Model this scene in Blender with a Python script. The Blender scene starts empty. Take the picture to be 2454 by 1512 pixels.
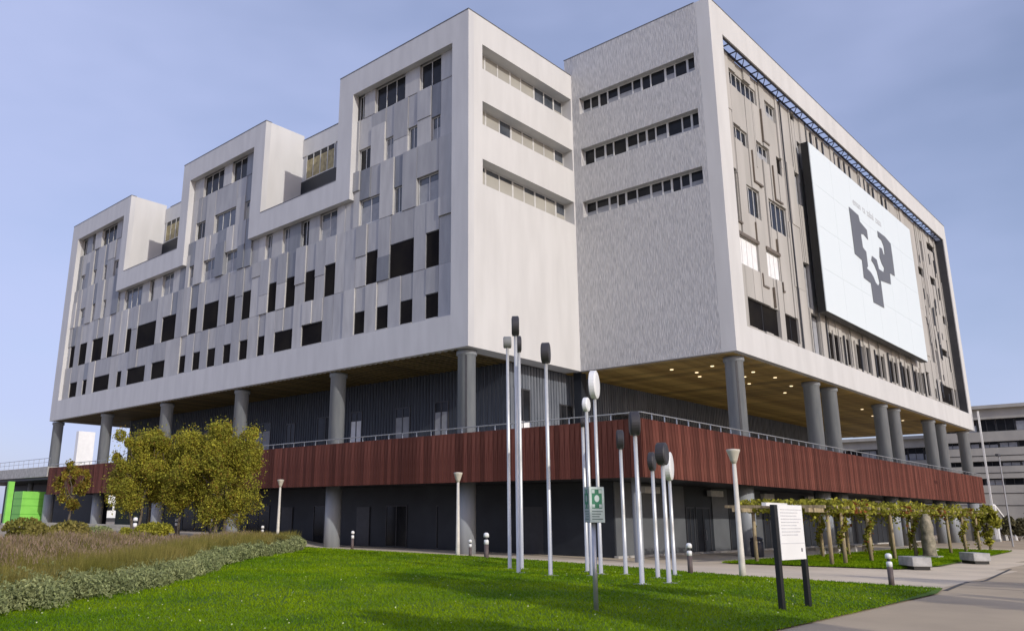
import bpy, math, random
import numpy as np
from mathutils import Vector, Matrix
R = math.radians
rng = random.Random(7)
nr = np.random.RandomState(11)
SC = bpy.context.scene
COL = SC.collection

# ------------------------------------------------------------------ camera
yaw, pitch, roll = 0.76516, 0.24903, 0.00912
fw = Vector((math.cos(pitch)*math.cos(yaw), math.cos(pitch)*math.sin(yaw), math.sin(pitch)))
rt = Vector((math.sin(yaw), -math.cos(yaw), 0)); up = rt.cross(fw)
rt2 = rt*math.cos(roll)+up*math.sin(roll); up2 = -rt*math.sin(roll)+up*math.cos(roll)
cd = bpy.data.cameras.new('camera'); cam = bpy.data.objects.new('camera', cd); COL.objects.link(cam)
CAM = Vector((-33.182, -29.949, -9.270))
M = Matrix((rt2, up2, -fw)).transposed().to_4x4(); M.translation = CAM
cam.matrix_world = M
cd.sensor_width = 36; cd.lens = 1951.66/2454*36
cd.shift_x = (1227-1063.23)/2454; cd.shift_y = -(756-740.8)/2454
cd.clip_start = .1; cd.clip_end = 3000
SC.camera = cam

# ------------------------------------------------------------------ sky and sun
SUN_AZ_OFF, SUN_EL = 12.5, 21.3          # sun stands off -Y, a little towards -X
sdir = Vector((-math.sin(R(SUN_AZ_OFF))*math.cos(R(SUN_EL)), -math.cos(R(SUN_AZ_OFF))*math.cos(R(SUN_EL)), math.sin(R(SUN_EL))))
w = bpy.data.worlds.new('World'); SC.world = w; w.use_nodes = True
nt = w.node_tree; nt.nodes.clear()
out = nt.nodes.new('ShaderNodeOutputWorld'); bg = nt.nodes.new('ShaderNodeBackground')
sky = nt.nodes.new('ShaderNodeTexSky'); sky.sky_type = 'NISHITA'; sky.sun_disc = False
sky.sun_elevation = R(SUN_EL); sky.sun_rotation = R(180+SUN_AZ_OFF)
sky.air_density = 1.0; sky.dust_density = 1.6; sky.ozone_density = 2.2
tc = nt.nodes.new('ShaderNodeTexCoord')
mp = nt.nodes.new('ShaderNodeMapping'); mp.inputs['Scale'].default_value = (1.3, 1.3, 3.2)
nz = nt.nodes.new('ShaderNodeTexNoise'); nz.inputs['Scale'].default_value = 1.5; nz.inputs['Detail'].default_value = 4
nz.inputs['Roughness'].default_value = .52
cr = nt.nodes.new('ShaderNodeValToRGB'); cr.color_ramp.elements[0].position = .36; cr.color_ramp.elements[1].position = .74
cr.color_ramp.elements[0].color = (.44, .44, .44, 1); cr.color_ramp.elements[1].color = (.86, .86, .86, 1)
mx = nt.nodes.new('ShaderNodeMix'); mx.data_type = 'RGBA'
mx.inputs[7].default_value = (4.1, 4.6, 7.0, 1)      # thin high veil
tint = nt.nodes.new('ShaderNodeMix'); tint.data_type = 'RGBA'; tint.blend_type = 'MULTIPLY'; tint.inputs[0].default_value = 1
tint.inputs[7].default_value = (1.10, 1.0, 1.04, 1)
L = nt.links.new
L(tc.outputs['Generated'], mp.inputs[0]); L(mp.outputs[0], nz.inputs[0]); L(nz.outputs[0], cr.inputs[0])
L(sky.outputs[0], tint.inputs[6]); L(tint.outputs[2], mx.inputs[6]); 
dt = nt.nodes.new('ShaderNodeVectorMath'); dt.operation = 'DOT_PRODUCT'; dt.inputs[1].default_value = (-.69, .72, -.15)
L(tc.outputs['Generated'], dt.inputs[0])
ma = nt.nodes.new('ShaderNodeMath'); ma.operation = 'MULTIPLY_ADD'; ma.inputs[1].default_value = .34; ma.use_clamp = True
L(dt.outputs['Value'], ma.inputs[0]); L(cr.outputs[0], ma.inputs[2]); L(ma.outputs[0], mx.inputs[0]); L(mx.outputs[2], bg.inputs[0])
bg.inputs[1].default_value = .136
L(bg.outputs[0], out.inputs[0])
sd = bpy.data.lights.new('sun', 'SUN'); sd.energy = 2.55; sd.angle = R(.5); sd.color = (1, .95, .87)
so = bpy.data.objects.new('sun', sd); COL.objects.link(so); so.rotation_euler = (-sdir).to_track_quat('-Z', 'Y').to_euler()
SC.view_settings.view_transform = 'Standard'; SC.view_settings.look = 'None'
SC.view_settings.exposure = 0.0; SC.view_settings.gamma = 1; SC.view_settings.use_curve_mapping = False

# ------------------------------------------------------------------ materials
MATS = {}
def mat(name, col, rough=.7, col2=None, scale=3., stretch=(1, 1, 1), bump=0., bscale=None, metal=0., spec=.4,
        detail=5, lo=.35, hi=.65, island=0., trans=0.):
    if name in MATS: return MATS[name]
    m = bpy.data.materials.new(name); m.use_nodes = True; n = m.node_tree; b = n.nodes['Principled BSDF']
    b.inputs['Roughness'].default_value = rough; b.inputs['Metallic'].default_value = metal
    b.inputs['Specular IOR Level'].default_value = .08 if trans or island > .3 else spec
    tcn = n.nodes.new('ShaderNodeTexCoord'); mpn = n.nodes.new('ShaderNodeMapping'); mpn.inputs['Scale'].default_value = stretch
    n.links.new(tcn.outputs['Object'], mpn.inputs[0])
    c = None
    if col2 is None: col2 = tuple(x*.82 for x in col)
    no = n.nodes.new('ShaderNodeTexNoise'); no.inputs['Scale'].default_value = scale; no.inputs['Detail'].default_value = detail
    n.links.new(mpn.outputs[0], no.inputs[0])
    rp = n.nodes.new('ShaderNodeValToRGB'); rp.color_ramp.elements[0].position = lo; rp.color_ramp.elements[1].position = hi
    rp.color_ramp.elements[0].color = (*col2, 1); rp.color_ramp.elements[1].color = (*col, 1)
    n.links.new(no.outputs[0], rp.inputs[0]); c = rp.outputs[0]
    if island:
        gi = n.nodes.new('ShaderNodeNewGeometry'); oi = n.nodes.new('ShaderNodeObjectInfo')
        ad = n.nodes.new('ShaderNodeMath'); ad.operation = 'ADD'
        n.links.new(gi.outputs['Random Per Island'], ad.inputs[0]); n.links.new(oi.outputs['Random'], ad.inputs[1])
        fr = n.nodes.new('ShaderNodeMath'); fr.operation = 'FRACT'; n.links.new(ad.outputs[0], fr.inputs[0])
        mr = n.nodes.new('ShaderNodeMapRange'); mr.inputs[3].default_value = 1-island; mr.inputs[4].default_value = 1+island
        n.links.new(fr.outputs[0], mr.inputs[0])
        hs = n.nodes.new('ShaderNodeHueSaturation'); n.links.new(mr.outputs[0], hs.inputs['Value']); n.links.new(c, hs.inputs['Color'])
        c = hs.outputs[0]
    n.links.new(c, b.inputs['Base Color'])
    if bump:
        nb = n.nodes.new('ShaderNodeTexNoise'); nb.inputs['Scale'].default_value = bscale or scale*6; nb.inputs['Detail'].default_value = 4
        n.links.new(mpn.outputs[0], nb.inputs[0])
        bp = n.nodes.new('ShaderNodeBump'); bp.inputs['Strength'].default_value = bump; bp.inputs['Distance'].default_value = .05
        n.links.new(nb.outputs[0], bp.inputs['Height']); n.links.new(bp.outputs[0], b.inputs['Normal'])
    if trans:
        tr = n.nodes.new('ShaderNodeBsdfTranslucent'); n.links.new(c, tr.inputs[0])
        ms = n.nodes.new('ShaderNodeMixShader'); ms.inputs[0].default_value = trans
        n.links.new(b.outputs[0], ms.inputs[1]); n.links.new(tr.outputs[0], ms.inputs[2])
        n.links.new(ms.outputs[0], n.nodes['Material Output'].inputs[0])
    MATS[name] = m; return m
RENDER = mat('pale_render', (.585, .58, .57), .85, (.535, .53, .52), .9, (1.2, 1.2, .22), bump=.12, bscale=30, detail=8)
GRC = mat('ribbed_cladding', (.58, .575, .57), .75, (.36, .36, .37), 1.9, (12, 12, 1.1), bump=1., bscale=2.6)
FRAMEM = mat('grey_cladding', (.545, .545, .548), .7, (.49, .49, .495), 1., (1.4, 1.4, .25), bump=.1, bscale=20, detail=8)
PAN = [mat('panel_pale', (.46, .455, .445), .55, (.39, .385, .38), .8, (3, 3, .6), island=.10),
       mat('panel_mid', (.37, .37, .372), .5, (.31, .31, .318), .8, (3, 3, .6), island=.12),
       mat('panel_blue', (.225, .235, .255), .45, (.18, .19, .21), .8, (3, 3, .6), island=.12)]
PWARM = mat('panel_warm', (.44, .42, .39), .7, (.385, .37, .34), .35, (2, 2, .5), island=.06)
DARK = mat('dark_interior', (.010, .009, .010), .9, (.018, .016, .014), .6, spec=.06)
GLASS = mat('dark_glass', (.010, .011, .013), .16, (.018, .019, .022), 1., spec=.22)
GLASS2 = mat('tinted_glass', (.045, .055, .07), .08, (.10, .11, .13), .9, (1, 1, 1), spec=.6)
WFRAME = mat('window_aluminium', (.62, .62, .61), .45)
DFRAME = mat('dark_aluminium', (.05, .05, .055), .4)
BLIND = mat('cream_blind', (.37, .36, .32), .8, (.32, .31, .28), .5)
YBLIND = mat('ochre_blind', (.42, .36, .20), .8, (.25, .21, .12), 3.)
GBLIND = mat('grey_blind', (.33, .34, .36), .8, (.27, .28, .30), 2.5)
WBLIND = mat('white_blind', (.80, .80, .80), .8, (.72, .72, .72), 2.5)
SLATE = mat('slate_cladding', (.17, .185, .21), .6, (.10, .115, .14), 1.2, (6, 6, .5), island=.08)
SLATE_SHADED = mat('shaded_slate_cladding', (.045, .052, .066), .6, (.03, .036, .048), 1.2, (6, 6, .5), island=.08)  # darker copy of the slate: shade of the west-facing wall put into its colour
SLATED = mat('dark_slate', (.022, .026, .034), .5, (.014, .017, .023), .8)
GPAN = mat('grey_metal_panel', (.13, .14, .15), .5, (.105, .113, .122), .8)
COLM = mat('column_coating', (.30, .32, .34), .5, (.24, .26, .285), 1., (3, 3, .4))
RED = mat('red_board', (.150, .056, .040), .65, (.088, .027, .020), 2.2, (5, 5, .35), bump=.3, bscale=6, island=.36)
WOOD = mat('golden_slat', (.60, .42, .13), .5, (.32, .20, .055), 1.5, (4, .6, 4), island=.3)
STEEL = mat('galvanised_steel', (.48, .49, .50), .35, (.40, .41, .42), 4., metal=.6)
TRUSS = mat('dark_truss', (.035, .037, .06), .5)
WHITE = mat('white_paint', (.80, .80, .79), .4, (.74, .74, .73), 1.2)
BOARDW = mat('banner_white', (.72, .78, .79), .35, (.69, .75, .76), .12, lo=.3, hi=.7)
LOGO = mat('logo_grey', (.13, .135, .15), .5, (.12, .125, .14), .4)
TEXTG = mat('faint_grey_print', (.50, .51, .53), .5)
ROOF = mat('roof_gravel', (.22, .21, .20), .95)
CONC = mat('concrete', (.46, .45, .43), .9, (.33, .325, .31), 3., bump=.3, bscale=14)
PAVE = mat('paving', (.50, .40, .27), .9, (.40, .32, .22), .35, bump=.15, bscale=30)
PAVEL = mat('pale_paving', (.70, .585, .43), .9, (.59, .495, .365), .35, bump=.12, bscale=30)
JOINT = mat('paving_joint', (.09, .085, .08), .95)
SAND = mat('sandy_path', (.42, .36, .27), .95, (.33, .28, .21), .8, bump=.2, bscale=20)
GRASSB = mat('lawn_base', (.12, .20, .004), .95, (.05, .115, .010), .45, bump=.5, bscale=30)
BLADE = mat('grass_blade', (.23, .34, .004), .55, (.115, .225, .004), .5, island=.35, trans=.35)
GREYLEAF = mat('lavender_leaf', (.32, .345, .16), .8, (.18, .215, .09), 1.2, island=.35, trans=.2)
OLIVE = mat('dry_stem', (.27, .225, .07), .8, (.17, .165, .035), .5, island=.35, trans=.25)
MAUVE = mat('mauve_flower', (.27, .19, .14), .85, (.21, .15, .10), .9, island=.3)
LEAF = mat('olive_leaf', (.42, .39, .05), .6, (.23, .235, .035), 1.2, island=.5, trans=.35)
LEAFO = mat('autumn_leaf', (.27, .17, .03), .6, (.19, .13, .03), .6, island=.4, trans=.35)
VINE = mat('vine_leaf', (.36, .34, .05), .6, (.20, .21, .03), .9, island=.45, trans=.3)
VINER = mat('red_vine_leaf', (.26, .09, .03), .6, (.17, .07, .025), .9, island=.4, trans=.3)
BUSHD = mat('dark_shrub_leaf', (.035, .06, .02), .6, (.02, .035, .012), .9, island=.4)
BARK = mat('bark', (.16, .13, .10), .95, (.10, .085, .065), 3., (6, 6, 1), bump=.5)
POSTW = mat('pergola_timber', (.42, .34, .20), .85, (.24, .19, .115), 2., (6, 6, .6), bump=.3)
POLE = mat('silver_pole', (.62, .62, .60), .35, (.55, .55, .54), 2., metal=.35)
DRUMD = mat('charcoal_drum', (.045, .042, .046), .45, (.035, .033, .036), 2.)
DRUMG = mat('grey_drum', (.22, .225, .22), .5)
CORTEN = mat('brown_bollard', (.12, .09, .085), .6)
BLACK = mat('black_post', (.012, .012, .012), .45)
GREENP = mat('lime_panel', (.24, .64, .10), .45, (.21, .57, .09), 1.)
SGREEN = mat('sign_green', (.02, .22, .11), .4)
SWHITE = mat('sign_pale', (.62, .74, .68), .4)
BGC = mat('aged_concrete', (.46, .44, .39), .9, (.38, .365, .33), .5, (1, 1, .6), bump=.2)

# ------------------------------------------------------------------ mesh helpers
class MB:
    def __init__(s): s.v = []; s.f = []
    def box(s, x0, x1, y0, y1, z0, z1):
        if x0 > x1: x0, x1 = x1, x0
        if y0 > y1: y0, y1 = y1, y0
        if z0 > z1: z0, z1 = z1, z0
        b = len(s.v)
        s.v += [(x0, y0, z0), (x1, y0, z0), (x1, y1, z0), (x0, y1, z0), (x0, y0, z1), (x1, y0, z1), (x1, y1, z1), (x0, y1, z1)]
        s.f += [(b, b+3, b+2, b+1), (b+4, b+5, b+6, b+7), (b, b+1, b+5, b+4), (b+1, b+2, b+6, b+5), (b+2, b+3, b+7, b+6), (b+3, b, b+4, b+7)]
        return s
    def bar(s, p, q, r, n=6, r2=None, cap=True):
        p, q = Vector(p), Vector(q); r2 = r if r2 is None else r2
        d = (q-p).normalized(); a = d.orthogonal().normalized(); c = d.cross(a); b = len(s.v)
        for P, rr in ((p, r), (q, r2)):
            for i in range(n):
                t = 2*math.pi*i/n; s.v.append(tuple(P+a*math.cos(t)*rr+c*math.sin(t)*rr))
        for i in range(n): j = (i+1) % n; s.f.append((b+i, b+j, b+n+j, b+n+i))
        if cap: s.f.append(tuple(b+i for i in range(n))[::-1]); s.f.append(tuple(b+n+i for i in range(n)))
        return s
    def lathe(s, prof, n=16, o=(0, 0, 0), ax='z'):
        b = len(s.v)
        for r, h in prof:
            for i in range(n):
                t = 2*math.pi*i/n; x, y = r*math.cos(t), r*math.sin(t)
                s.v.append((o[0]+x, o[1]+y, o[2]+h) if ax == 'z' else (o[0]+h, o[1]+x, o[2]+y))
        for k in range(len(prof)-1):
            for i in range(n): j = (i+1) % n; s.f.append((b+k*n+i, b+k*n+j, b+(k+1)*n+j, b+(k+1)*n+i))
        s.f.append(tuple(b+i for i in range(n))[::-1]); s.f.append(tuple(b+(len(prof)-1)*n+i for i in range(n)))
        return s
    def prism(s, pts, d0, d1, plane='xz'):
        n = len(pts); b = len(s.v)
        for dd in (d0, d1):
            for a, c in pts: s.v.append((a, dd, c) if plane == 'xz' else (a, c, dd))
        s.f.append(tuple(b+i for i in range(n))); s.f.append(tuple(b+n+i for i in range(n))[::-1])
        for i in range(n): j = (i+1) % n; s.f.append((b+j, b+i, b+n+i, b+n+j))
        return s
    def mesh(s, name, m, smooth=False, bev=0):
        me = bpy.data.meshes.new(name); me.from_pydata(s.v, [], s.f); me.materials.append(m)
        if smooth: me.polygons.foreach_set('use_smooth', [True]*len(me.polygons))
        me.update(); return me
    def build(s, name, m, parent=None, loc=(0, 0, 0), rot=(0, 0, 0), smooth=False, bev=0):
        o = bpy.data.objects.new(name, s.mesh(name, m, smooth)); COL.objects.link(o); o.parent = parent
        o.location = loc; o.rotation_euler = rot
        if bev:
            md = o.modifiers.new('bevel', 'BEVEL'); md.width = bev; md.segments = 2; md.limit_method = 'ANGLE'
        return o
def inst(me, name, parent, loc=(0, 0, 0), rz=0, scale=(1, 1, 1)):
    o = bpy.data.objects.new(name, me); COL.objects.link(o); o.parent = parent; o.location = loc; o.rotation_euler = (0, 0, rz); o.scale = scale
    return o
def tag(o, label=None, cat=None, group=None, kind=None):
    if label: o['label'] = label
    if cat: o['category'] = cat
    if group: o['group'] = group
    if kind: o['kind'] = kind
    return o
def thing(name, label, cat, loc=(0, 0, 0), rz=0, group=None):
    o = bpy.data.objects.new(name, None); COL.objects.link(o); o.location = loc; o.rotation_euler = (0, 0, rz)
    o.empty_display_size = .3
    return tag(o, label, cat, group)
def numesh(name, V, F, mats, idx=None, smooth=False):
    """V (n,3), F (m,k)"""
    me = bpy.data.meshes.new(name); m, k = F.shape
    me.vertices.add(len(V)); me.vertices.foreach_set('co', np.ascontiguousarray(V, dtype=np.float32).ravel())
    me.loops.add(m*k); me.loops.foreach_set('vertex_index', np.ascontiguousarray(F, dtype=np.int32).ravel())
    me.polygons.add(m); me.polygons.foreach_set('loop_start', np.arange(0, m*k, k, dtype=np.int32))
    me.polygons.foreach_set('loop_total', np.full(m, k, dtype=np.int32))
    for mm in mats: me.materials.append(mm)
    if idx is not None: me.polygons.foreach_set('material_index', np.asarray(idx, dtype=np.int32))
    if smooth: me.polygons.foreach_set('use_smooth', np.ones(m, dtype=bool))
    me.update(calc_edges=True); return me
def leaves(P, size, elong=1.6, droop=0.):
    """one quad (rhombus) per point, random orientation"""
    n = len(P); d = nr.normal(size=(n, 3)); d[:, 2] -= droop; d /= np.linalg.norm(d, axis=1)[:, None]
    e = np.cross(d, nr.normal(size=(n, 3))); e /= np.linalg.norm(e, axis=1)[:, None]+1e-9
    s = (size*(.6+.8*nr.rand(n)))[:, None]
    V = np.stack([P-d*s*elong/2, P+e*s/2, P+d*s*elong/2, P-e*s/2], 1).reshape(-1, 3)
    return V, np.arange(4*n).reshape(n, 4)
def blades(P, h, wd, lean=.3, tri=True):
    n = len(P); a = nr.rand(n)*2*np.pi; ex = np.stack([np.cos(a), np.sin(a), 0*a], 1)*(wd/2)
    H = (h*(.6+.8*nr.rand(n)))[:, None]
    tip = np.concatenate([nr.normal(size=(n, 2))*lean, np.ones((n, 1))], 1)*H
    V = np.stack([P-ex, P+ex, P+tip], 1).reshape(-1, 3)
    return V, np.arange(3*n).reshape(n, 3)

# ------------------------------------------------------------------ terrain
def sm(a, b, t): t = np.clip((t-a)/(b-a), 0, 1); return t*t*(3-2*t)
def uu(x, y): return (y-x-3.233)/math.sqrt(2)
def ground(x, y):
    x = np.asarray(x, float); y = np.asarray(y, float)
    u = uu(x, y)
    z = -11.03 - .20*sm(-4.5, 1.0, x)
    z = z + .62*sm(6.0, 12.0, u)*(1-sm(60, 90, y))
    return z
def gz(x, y): return float(ground(x, y))
xs = np.concatenate([np.linspace(-900, -60, 12), np.arange(-50, 30, .8), np.linspace(34, 120, 14), np.linspace(180, 1600, 10)])
ys = np.concatenate([np.linspace(-900, -60, 12), np.arange(-50, 70, .8), np.linspace(76, 160, 10), np.linspace(220, 1600, 10)])
X, Y = np.meshgrid(xs, ys, indexing='ij'); Z = ground(X, Y)
V = np.stack([X, Y, Z], -1).reshape(-1, 3); nx, ny = X.shape
I = np.arange(nx*ny).reshape(nx, ny)
F = np.stack([I[:-1, :-1], I[1:, :-1], I[1:, 1:], I[:-1, 1:]], -1).reshape(-1, 4)
ctr = V[F].mean(1); u = uu(ctr[:, 0], ctr[:, 1])
idx = ((u > 9.2) & (ctr[:, 0] < -3)).astype(int)
idx[(u <= 9.2) & (ctr[:, 1] > -23.9+.09*(ctr[:, 0]+8)) & (ctr[:, 0] > -9) & (ctr[:, 0] < 40)] = 2
gme = numesh('ground', V, F, [PAVE, SAND, PAVEL], idx, True)
g = bpy.data.objects.new('ground', gme); COL.objects.link(g); tag(g, kind='structure')

# lawn: outline in world, lies 3 cm proud of the paving
def lawn_far(y):      # far edge x as function of y
    P = [(-30, -8.0), (-23.2, -7.5), (-18, -7.1), (-14, -6.1), (-8, -4.9), (0, -4.5), (8, -4.2), (14, -4.0)]
    return np.interp(y, [p[0] for p in P], [p[1] for p in P])
def in_lawn(x, y): return (uu(x, y) < 7.9) & (x < lawn_far(y)) & (y > -24.15 + .35*np.clip((x+14)/6, 0, 1)) & (x > -60)
def lawn_h(x, y):
    d = np.minimum.reduce([lawn_far(y)-x, 8.2-uu(x, y), y+24.2])
    return - 11.03 + .03 + .62*sm(6.0, 12.0, uu(x, y)) + .10*sm(0, 3, d) + .05*np.sin(x*.35+1)*np.sin(y*.3)*sm(0, 3, d)
# curved border made from a fine grid clipped to the outline
ys2 = np.arange(-24.1, 9.2, .3); rows = []
for y in ys2:
    x1 = float(lawn_far(y)); x0 = max(-45., float(y-3.233-7.9*math.sqrt(2)))
    if y < -23.8: x1 = -9.4
    x0 = min(x0, x1-.05); rows.append(np.linspace(x0, x1, 60))
LX = np.array(rows); LY = np.repeat(ys2[:, None], 60, 1); LZ = lawn_h(LX, LY)
V = np.stack([LX, LY, LZ], -1).reshape(-1, 3); I = np.arange(V.shape[0]).reshape(LX.shape)
F = np.stack([I[:-1, :-1], I[:-1, 1:], I[1:, 1:], I[1:, :-1]], -1).reshape(-1, 4)
lo = bpy.data.objects.new('lawn', numesh('lawn', V, F, [GRASSB], None, True)); COL.objects.link(lo); tag(lo, kind='structure')
n = 520000                                                   # grass blades, denser near the camera
r_ = 8 + 42*nr.rand(n)**1.5; th = yaw + (nr.rand(n)-.55)*1.35
px, py = CAM.x+r_*np.cos(th), CAM.y+r_*np.sin(th)
k = in_lawn(px, py); px, py, r_ = px[k], py[k], r_[k]
P = np.stack([px, py, lawn_h(px, py)-.005], 1)
V, F = blades(P, .032+.0006*r_, .007+.0009*r_[:, None], .6)
go = bpy.data.objects.new('grass', numesh('grass', V, F, [BLADE])); COL.objects.link(go)
tag(go, 'short bright green grass covering the lawn', 'grass', kind='stuff')
# second grass strip under the pergola
def quad_sheet(name, pts, z, m):
    b = MB(); b.v = [(x, y, z if z is not None else gz(x, y)+.012) for x, y in pts]; b.f = [tuple(range(len(pts)))]
    o = b.build(name, m); tag(o, kind='structure'); return o
quad_sheet('pergola_lawn', [(3.5, -12.4), (5.2, -19.2), (9.5, -19.8), (34, -18.2), (34, -12.4)], -11.19, GRASSB)
n = 60000; px = 3.5+31*nr.rand(n)**1.3; py = -19.7+7.3*nr.rand(n); k = (py > -19.2 - .12*np.clip(px-5, 0, 4) + np.clip((px-9)*.06, 0, 3)) & ((px > 5.2-(py+19.2)*.25))
P = np.stack([px[k], py[k], np.full(k.sum(), -11.195)], 1)
V, F = blades(P, np.full(len(P), .09), np.full((len(P), 1), .05), .5)
go2 = bpy.data.objects.new('grass', numesh('grass_strip', V, F, [BLADE])); COL.objects.link(go2)
tag(go2, 'grass strip under the vine pergola beside the concrete blocks', 'grass', kind='stuff')
# paving joints that show in the foreground
def joint(p, q, wd=.05, name='paving_joint'):
    p, q = Vector((*p, 0)), Vector((*q, 0)); d = (q-p).normalized(); s = Vector((-d.y, d.x, 0))*wd/2; b = MB()
    N = 12
    for i in range(N+1):
        c = p+(q-p)*i/N; z = gz(c.x, c.y)+.006
        b.v += [(c.x-s.x, c.y-s.y, z), (c.x+s.x, c.y+s.y, z)]
    for i in range(N): b.f.append((2*i, 2*i+1, 2*i+3, 2*i+2))
    o = b.build(name, JOINT); tag(o, kind='structure'); return o
joint((-8.0, -23.95), (9.8, -22.3), .12)
for k in range(7): joint((-6.8+k*3.2, -20.5 if k else -20.9), (-5.5+k*3.2, -30), .03)
for k in range(4): joint((-7.0, -25.5-k*2.4), (26, -25.0-k*2.4), .03)

# ------------------------------------------------------------------ the university building
B = thing('university_building', 'large pale grey and white university block with stepped towers on columns above a red band', 'building')
zT, zU = 21.45, 22.9
def box(name, m, x0, x1, y0, y1, z0, z1, parent=B): return MB().box(x0, x1, y0, y1, z0, z1).build(name, m, parent)
# masses
core = MB()
core.box(3.8, 60, 1.25, 58.4, .12, 20.7)
core.box(.78, 3.8, 1.25, 12.3, .12, 21.3); core.box(.78, 3.8, 22.12, 34.5, .12, 21.3); core.box(.78, 3.8, 45.42, 58.4, .12, 21.3)
core.box(.78, 3.8, 12.3, 22.12, .12, 12.6); core.box(.78, 3.8, 34.5, 45.42, .12, 12.6)
core.box(11.92, 68.0, -9.45, .55, .12, 20.85)
core.build('wall_core', FRAMEM, B)
rf = MB(); rf.box(3.8, 60.2, .6, 58.9, 20.7, 20.95); rf.box(3.8, 10.9, 1.3, 1.6, 20.9, 21.2)
rf.build('roof', ROOF, B)
# facade frame of the long west facade, x 0..0.5
fr = MB()
fr.box(0, .5, 0, 1.37, 0, zT)                                   # near jamb
fr.box(0, .5, 1.37, 57.3, 0, 2.0)                               # bottom band
fr.box(0, .5, 57.3, 58.9, 0, zT)                                # far jamb
for a, b in ((1.37, 11.0), (23.4, 33.5), (46.4, 57.3)): fr.box(0, .5, a, b, 19.65, zT)
fr.box(0, .5, 11.0, 12.55, 11.75, zT); fr.box(0, .5, 21.9, 23.4, 11.75, zT)
fr.box(0, .5, 33.5, 34.83, 11.75, zT); fr.box(0, .5, 45.2, 46.4, 11.75, zT)
fr.box(0, .5, 12.55, 21.9, 11.75, 13.55); fr.box(0, .5, 34.83, 45.2, 11.75, 13.55)
fr.build('facade_frame', FRAMEM, B)
for y in (21.9, 45.2, 12.35, 34.63): box('tower_side_wall', RENDER, .5, 3.8, y, y+.2, 12.6, zT)
for a, b in ((1.2, 12.35), (22.1, 34.63), (45.4, 58.4)): box('tower_roof', RENDER, .5, 3.8, a, b, 21.3, zT-.02)
box('end_wall', RENDER, .5, 3.8, 58.4, 58.9, 0, 21.3); box('end_wall', RENDER, 3.8, 60, 58.4, 58.9, 0, 20.7)
for y0, y1 in ((12.55, 21.9), (34.83, 45.2)):
    box('terrace_floor', CONC, .5, 3.8, y0, y1, 12.6, 12.7)
# terrace back windows (two gaps)
def window(x0, x1, y0, y1, z0, z1, axis, mull=1, m_pane=GLASS, blind=None, bl=.5, fm=WFRAME, t=.05, side=-1, deep=.06, parent=B):
    """window in a plane; axis 'x': plane x=x0 faces -x (y0..y1); axis 'y': plane y=y0 faces -y (x0..x1)"""
    f = MB()
    if axis == 'x':
        a, b = y0, y1
        def bx(a0, a1, c0, c1, d0, d1): return f.box(x0+d0, x0+d1, a0, a1, c0, c1)
    else:
        a, b = x0, x1
        def bx(a0, a1, c0, c1, d0, d1): return f.box(a0, a1, y0+d0, y0+d1, c0, c1)
    bx(a, b, z0, z0+t, 0, deep); bx(a, b, z1-t, z1, 0, deep); bx(a, a+t, z0+t, z1-t, 0, deep); bx(b-t, b, z0+t, z1-t, 0, deep)
    for k in range(1, mull+1):
        c = a+(b-a)*k/(mull+1); bx(c-t/2, c+t/2, z0+t, z1-t, 0.003, deep-.003)
    wf = f.build('window', fm, parent)
    f = MB(); bx(a+t, b-t, z0+t, z1-t, deep*.6, deep*.6+.01); f.build('pane', m_pane, wf)
    if blind is not None:
        f = MB()
        zt = z0+t+(z1-z0-2*t)*bl
        bx(a+t, b-t, z0+t, zt, deep*.6-.012, deep*.6-.002); f.build('blind', blind, wf)
    return wf
for y0, y1, s in ((17.6, 21.3, 1), (13.2, 17.2, 0), (40.8, 44.7, 1), (36, 40.2, 0)):
    window(3.70, 0, y0, y1, 17.3, 19.5, 'x', 3, GLASS, YBLIND if s else None, .8, t=.07)
for y0, y1 in ((12.56, 21.88), (34.85, 45.18)):
    box('terrace_base', SLATED, 3.7, 3.8, y0, y1, 12.7, 17.25); box('terrace_wall', RENDER, 3.72, 3.8, y0, y1, 19.5, 21.0)
# --- west facade openings  (y0,y1,z0,z1)
rows = {
 0: [(2.8,3.75),(5.05,6.0),(7.28,8.2),(9.45,10.4),(13.97,16.09),(17.34,19.45),(20.83,21.6),(23.1,24.05),(25.37,26.35),(27.7,28.75),(30.02,31.03),(32.36,33.24),(35.9,38.15),(39.55,42.85),(44.2,44.95),(46.75,50.0),(51.6,52.5),(54.0,55.65)],
 1: [(2.8,3.78),(5.0,7.07),(8.38,9.38),(12.78,13.77),(15.04,16.02),(17.36,18.33),(19.62,20.58),(23.07,24.1),(25.33,26.33),(27.7,29.9),(31.1,32.2),(34.55,36.9),(38.2,41.7),(43.0,43.85),(46.57,47.73),(49.05,51.2),(52.65,54.3),(55.7,56.6)],
 2: [(2.8,4.75),(6.1,6.95),(8.27,10.35),(12.8,14.8),(16.07,17.05),(18.46,19.33),(20.72,21.57),(25.27,27.25),(28.6,30.65),(32.1,32.95),(35.8,37.85),(39.4,40.3),(41.8,45.3),(49.2,50.0),(51.5,52.4),(54.0,55.5)],
 3: [(2.82,3.66),(4.93,5.81),(7.2,8.03),(9.44,10.75),(24.0,25.0),(26.3,29.6),(31.05,32.65),(47.4,48.6),(50.2,51.0),(52.65,53.6),(55.4,56.6)],
 4: [(2.8,4.75),(6.16,9.18),(10.3,10.95),(25.1,27.3),(28.6,31.9),(48.8,52.2),(53.8,54.6),(55.9,57.2)]}
zr = {0: (2.0, 2.2, 3.7, 5.38), 1: (5.38, 5.4, 7.65, 9.68), 2: (9.68, 9.75, 11.55, 13.75), 3: (13.75, 13.8, 15.45, 17.75), 4: (17.75, 17.8, 19.5, 19.65)}
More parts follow.
